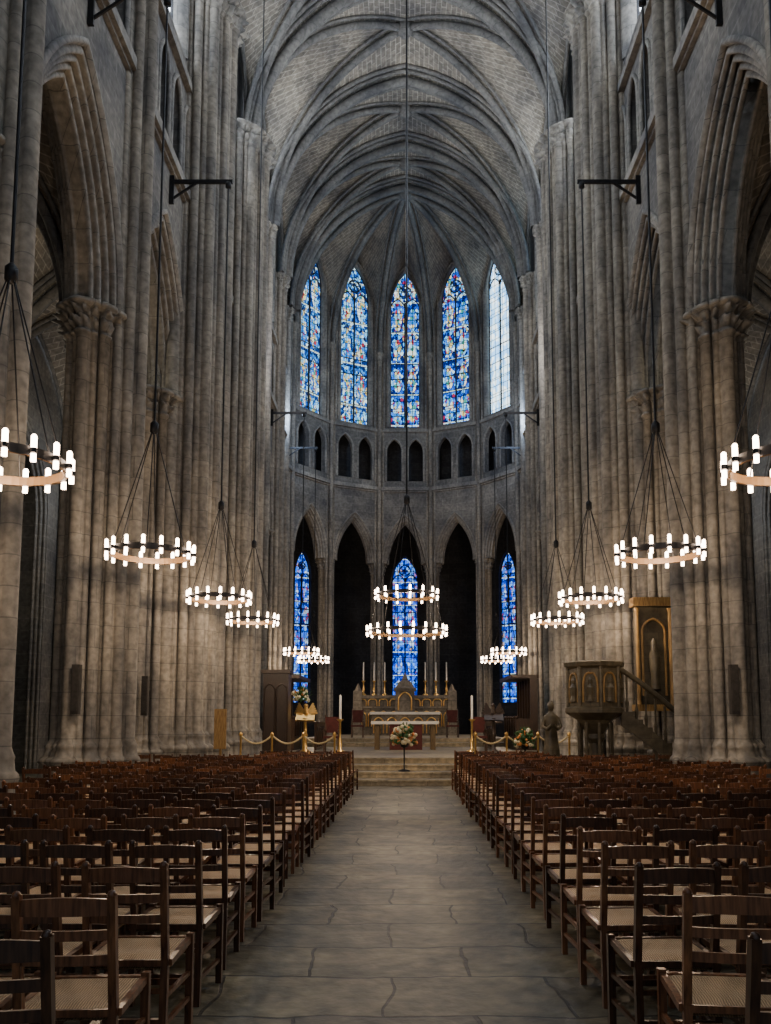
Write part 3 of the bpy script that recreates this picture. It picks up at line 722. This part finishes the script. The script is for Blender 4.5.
for s in (-1,1):
    e=Empty('rope_barrier'); xs=[1.8,2.6,3.4,4.2]
    mb=MB()
    for x in xs: mb.lathe([(0.15,0),(0.15,0.03),(0.03,0.06),(0.025,0.1),(0.025,0.88),(0.045,0.9),(0.045,0.96),(0.01,1.0)],(s*x,20.6,0.30),12,0)
    mb.obj('posts',[M_BRASS],e); mb=MB()
    for a,b in zip(xs[:-1],xs[1:]):
        mb.tube([(s*(a+(b-a)*i/10),20.6,1.2-0.2*math.sin(pi*i/10)) for i in range(11)],0.025,6)
    mb.obj('rope',[M_ROPE],e)
for s in (-1,1):
    mb=MB(); y0,y1=26.9,30.0
    def bx(xa,xb,ya,yb,za,zb,m=0): mb.box(min(s*xa,s*xb),max(s*xa,s*xb),ya,yb,za,zb,m)
    bx(4.3,4.45,y0,y1,0.6,3.0); bx(3.7,4.35,y0,y1,0.6,1.05); bx(3.55,4.5,y0,y1,3.0,3.12)
    for k in range(6):
        yy=y0+(y1-y0)*k/5; bx(3.7,4.35,yy-0.04,yy+0.04,0.6,1.65); bx(4.2,4.35,yy-0.05,yy+0.05,1.6,3.0); mb.ico((s*3.75,yy,1.68),0.07)
    bx(2.95,3.03,y0,y1,0.6,1.5); bx(2.88,3.25,y0,y1,1.5,1.55)
    for k in range(5):
        yy=y0+(y1-y0)*(k+.5)/5; mb.tube([(s*2.93,yy+u,z) for u,z in arch_pts(0,0.25,1.1,Rfor(0.25,0.28),0,6,0.7)],0.02,6)
    mb.obj('choir_stall',[M_DWOOD])
mb=MB(); mb.box(-3.95,-3.25,22.3,22.9,0.6,2.9); mb.box(-4.0,-3.2,22.25,22.95,2.9,3.0); mb.box(-4.0,-3.2,22.25,22.95,0.6,0.75)
for sx in (-3.77,-3.43): mb.tube([(sx+u,22.29,z) for u,z in arch_pts(0,0.15,2.4,Rfor(0.15,0.2),0,6,0.9)],0.02,6)
mb.obj('oak_cabinet',[M_DWOOD])
def lectern(name,loc,mat):
    mb=MB(); mb.lathe([(0.22,0),(0.22,0.05),(0.06,0.15),(0.05,0.5),(0.09,0.55),(0.05,0.62),(0.05,1.0),(0.12,1.05)],(0,0,0),12)
    mb.poly([(-0.28,-0.15,1.0),(0.28,-0.15,1.0),(0.28,0.2,1.3),(-0.28,0.2,1.3)]); mb.poly([(-0.28,-0.12,0.96),(0.28,-0.12,0.96),(0.28,0.22,1.26),(-0.28,0.22,1.26)])
    for s in (-1,1):
        for k in range(5): mb.beam((s*0.05,0.1,1.1+0.03*k),(s*(0.34-0.03*k),0.12,1.22+0.07*k),0.02,0.06)
    mb.ico((0,0.12,1.42),0.07); mb.lathe([(0.04,0),(0.1,0.15),(0.05,0.35)],(0,0.12,1.05),8)
    o=mb.obj(name,[mat]); o.location=loc
lectern('eagle_lectern',(-2.95,23.8,0.6),M_BRASS)
lectern('reading_lectern',(2.6,23.6,0.6),M_DWOOD)
def stool(loc):
    mb=MB()
    for sx in (-.22,.22):
        for sy in (-.2,.2): mb.beam((sx,sy,0),(sx,sy,0.45),0.05,0.05)
        mb.beam((sx,.2,.45),(sx,.24,1.15),0.05,0.05); mb.beam((sx,-.2,.45),(sx,-.2,.68),0.04,0.04); mb.beam((sx,-.22,.68),(sx,.22,.68),0.06,0.03)
    mb.box(-.25,.25,-.23,.23,.43,.5,1); mb.box(-.22,.22,.2,.23,.6,1.1,1)
    o=mb.obj('armchair',[M_DWOOD,M_RED]); o.location=loc
for x,y in ((-2.3,25.3),(-1.9,32.2),(1.9,32.2),(2.35,25.6)): stool((x,y,0.6 if y<30 else 0.9))
for x,y in ((-1.95,24.2),(2.05,24.6)):
    mb=MB(); mb.lathe([(0.2,0),(0.2,0.05),(0.05,0.12),(0.06,0.4),(0.03,0.5),(0.03,0.95),(0.1,1.0),(0.1,1.03)],(0,0,0),12,0); mb.lathe([(0.035,0),(0.035,0.7),(0.005,0.73)],(0,0,1.03),10,1)
    o=mb.obj('standing_candlestick',[M_BRASS,M_WHITE]); o.location=(x,y,0.6)
def statue(loc,mat):
    mb=MB(); mb.box(-0.22,0.22,-0.22,0.22,0,0.1); mb.box(-0.17,0.17,-0.17,0.17,0.1,0.55); mb.box(-0.21,0.21,-0.21,0.21,0.55,0.62)
    rows=[]
    for z,rx,ry in ((0.62,0.2,0.17),(0.8,0.19,0.15),(1.1,0.155,0.125),(1.35,0.13,0.10),(1.55,0.17,0.11),(1.68,0.18,0.10),(1.75,0.10,0.07),(1.79,0.05,0.05),(1.84,0.055,0.06),(1.90,0.075,0.085),(1.98,0.075,0.085),(2.04,0.04,0.05),(2.06,0.005,0.005)):
        rows.append([((rx+(0.012*math.sin(k*5*pi/6*2) if z<1.4 else 0))*math.cos(k*pi/12),(ry+(0.012*math.sin(k*5*pi/6*2) if z<1.4 else 0))*math.sin(k*pi/12),z) for k in range(24)])
    mb.grid(rows,0,True)
    for s in (-1,1):
        mb.tube([(s*0.16,0,1.66),(s*0.22,-0.04,1.45),(s*0.12,-0.16,1.38),(s*0.02,-0.2,1.48)],0.045,8)
    o=mb.obj('robed_statue',[mat]); o.location=loc
statue((3.45,19.0,0.0),S_PULP)
e=Empty('pulpit'); mb=MB(); cx,cy=4.2,17.75
mb.lathe([(0.40,0),(0.40,0.12),(0.30,0.2),(0.30,0.35),(0.17,0.45),(0.15,1.1),(0.22,1.2),(0.2,1.3),(0.40,1.6),(0.60,1.72),(0.66,1.76),(0.66,1.86),(0.58,1.9),(0.58,2.72),(0.66,2.77),(0.68,2.86),(0.6,2.88)],(cx,cy,0),8)
for k in range(8):
    a0=pi/4*k; a1=a0+pi/4
    p0=Vector((cx+0.59*math.cos(a0),cy+0.59*math.sin(a0),0)); p1=Vector((cx+0.59*math.cos(a1),cy+0.59*math.sin(a1),0)); u=(p1-p0)
    mb.tube([tuple(p0+u*(f)+Vector((0,0,z))) for f,z in arch_pts(0.5,0.34,2.35,Rfor(0.34,0.26),0,6,1.98)],0.025,6,1)
    mb.tube([tuple(p0+Vector((0,0,1.88))),tuple(p0+Vector((0,0,2.78)))],0.045,6)
    pm=(p0+p1)/2*1.0; mb.lathe([(0.09,0),(0.07,0.12),(0.1,0.3),(0.04,0.38),(0.055,0.46),(0.02,0.53)],(pm.x,pm.y,2.0),8,0)
    q=Vector((cx+0.36*math.cos(a0),cy+0.36*math.sin(a0),0.15)); mb.tube([tuple(q),tuple(q+Vector((0,0,1.4)))],0.04,6)
ns=10
for k in range(ns):
    x0=4.75+k*0.205; z=1.78-k*0.17
    mb.box(x0,x0+0.23,17.5,18.15,max(0,z-0.3),z)
    mb.lathe([(0.03,0),(0.045,0.2),(0.02,0.3),(0.03,0.8)],(x0+0.1,17.52,z),6)
top=[(4.7,2.72),(5.1,2.45),(5.6,2.05),(6.1,1.6),(6.5,1.22),(6.85,1.0)]
mb.tube([(x,17.5,z) for x,z in top],0.06,8)
mb.grid([[(x,17.49,z-0.88) for x,z in top],[(x,17.49,z-1.25) for x,z in top],[(x,17.42,z-1.25) for x,z in top],[(x,17.42,z-0.88) for x,z in top]],0,False,False)
mb.box(6.72,6.95,17.4,17.62,0,1.1); mb.ico((6.83,17.5,1.2),0.12)
mb.obj('body_and_stair',[S_PULP,M_GWOOD],e)
mb=MB(); mb.box(5.3,6.05,18.2,18.4,1.9,4.2,0); mb.box(5.22,6.13,18.12,18.45,4.2,4.4,1); mb.box(5.22,6.13,18.12,18.45,1.8,1.95,1)
for x in (5.3,6.05): mb.lathe([(0.06,0),(0.045,0.1),(0.045,2.1),(0.07,2.2)],(x,18.14,1.95),8,1)
mb.tube([(5.675+u,18.17,z) for u,z in arch_pts(0,0.26,3.6,Rfor(0.26,0.3),0,8,2.15)],0.03,6,1)
mb.lathe([(0.14,0),(0.1,0.3),(0.15,0.75),(0.07,0.9),(0.08,1.05),(0.03,1.15)],(5.675,18.17,2.3),10,0)
mb.obj('carved_altarpiece_panel',[S_PULP,M_GWOOD])
for x,y in ((-5.95,14.55),(5.95,14.55),(-5.95,18.4)):
    mb=MB(); mb.box(x-0.07,x+0.07,y-0.12,y,1.7,2.6); mb.box(x-0.055,x+0.055,y-0.135,y-0.12,1.76,2.54); mb.beam((x,y,2.3),(x,y+0.25,2.3),0.04,0.04)
    mb.obj('column_speaker',[M_SPK])
mb=MB(); mb.box(-4.32,-4.05,18.2,18.25,0.95,1.85,0); mb.beam((-4.18,18.25,0.04),(-4.18,18.25,1.0),0.05,0.05,0); mb.box(-4.35,-4.0,18.05,18.4,0,0.04,0)
mb.obj('wooden_notice_stand',[M_GWOOD])

# ------------------------------------------------------------------ lighting
w=bpy.data.worlds.new('World'); scene.world=w; w.use_nodes=True
bg=w.node_tree.nodes['Background']; bg.inputs[0].default_value=(0.64,0.80,1.0,1); bg.inputs[1].default_value=0.36
def pt(loc,e,col,r=0.12):
    l=bpy.data.lights.new('fill_light','POINT'); l.energy=e; l.color=col; l.shadow_soft_size=r  # added fill light, no fixture stands for it
    o=bpy.data.objects.new('fill_light',l); scene.collection.objects.link(o); o.location=loc
for s in (-1,1):
    pt((s*4.9,27.4,15.3),340,(0.95,0.95,1.0)); pt((s*5.2,35.2,15.3),270,(0.5,0.68,1.0))  # added fills: choir vault, and a blue tinge on the apse walls
    pt((s*9.2,17.7,9.0),140,(1.0,0.9,0.72)); pt((s*9.2,23.5,8.5),90,(0.8,0.9,1.0))  # added fills that brighten the aisle vaults

# ------------------------------------------------------------------ camera
cam=bpy.data.cameras.new('Camera'); co=bpy.data.objects.new('Camera',cam); scene.collection.objects.link(co)
co.location=(0,0,1.6); co.rotation_euler=(math.radians(95.5),0,0)
cam.sensor_fit='VERTICAL'; cam.sensor_height=36; cam.lens=36*800/1024
cam.shift_x=-19.5/1024; cam.shift_y=131/1024; cam.clip_end=200
scene.camera=co
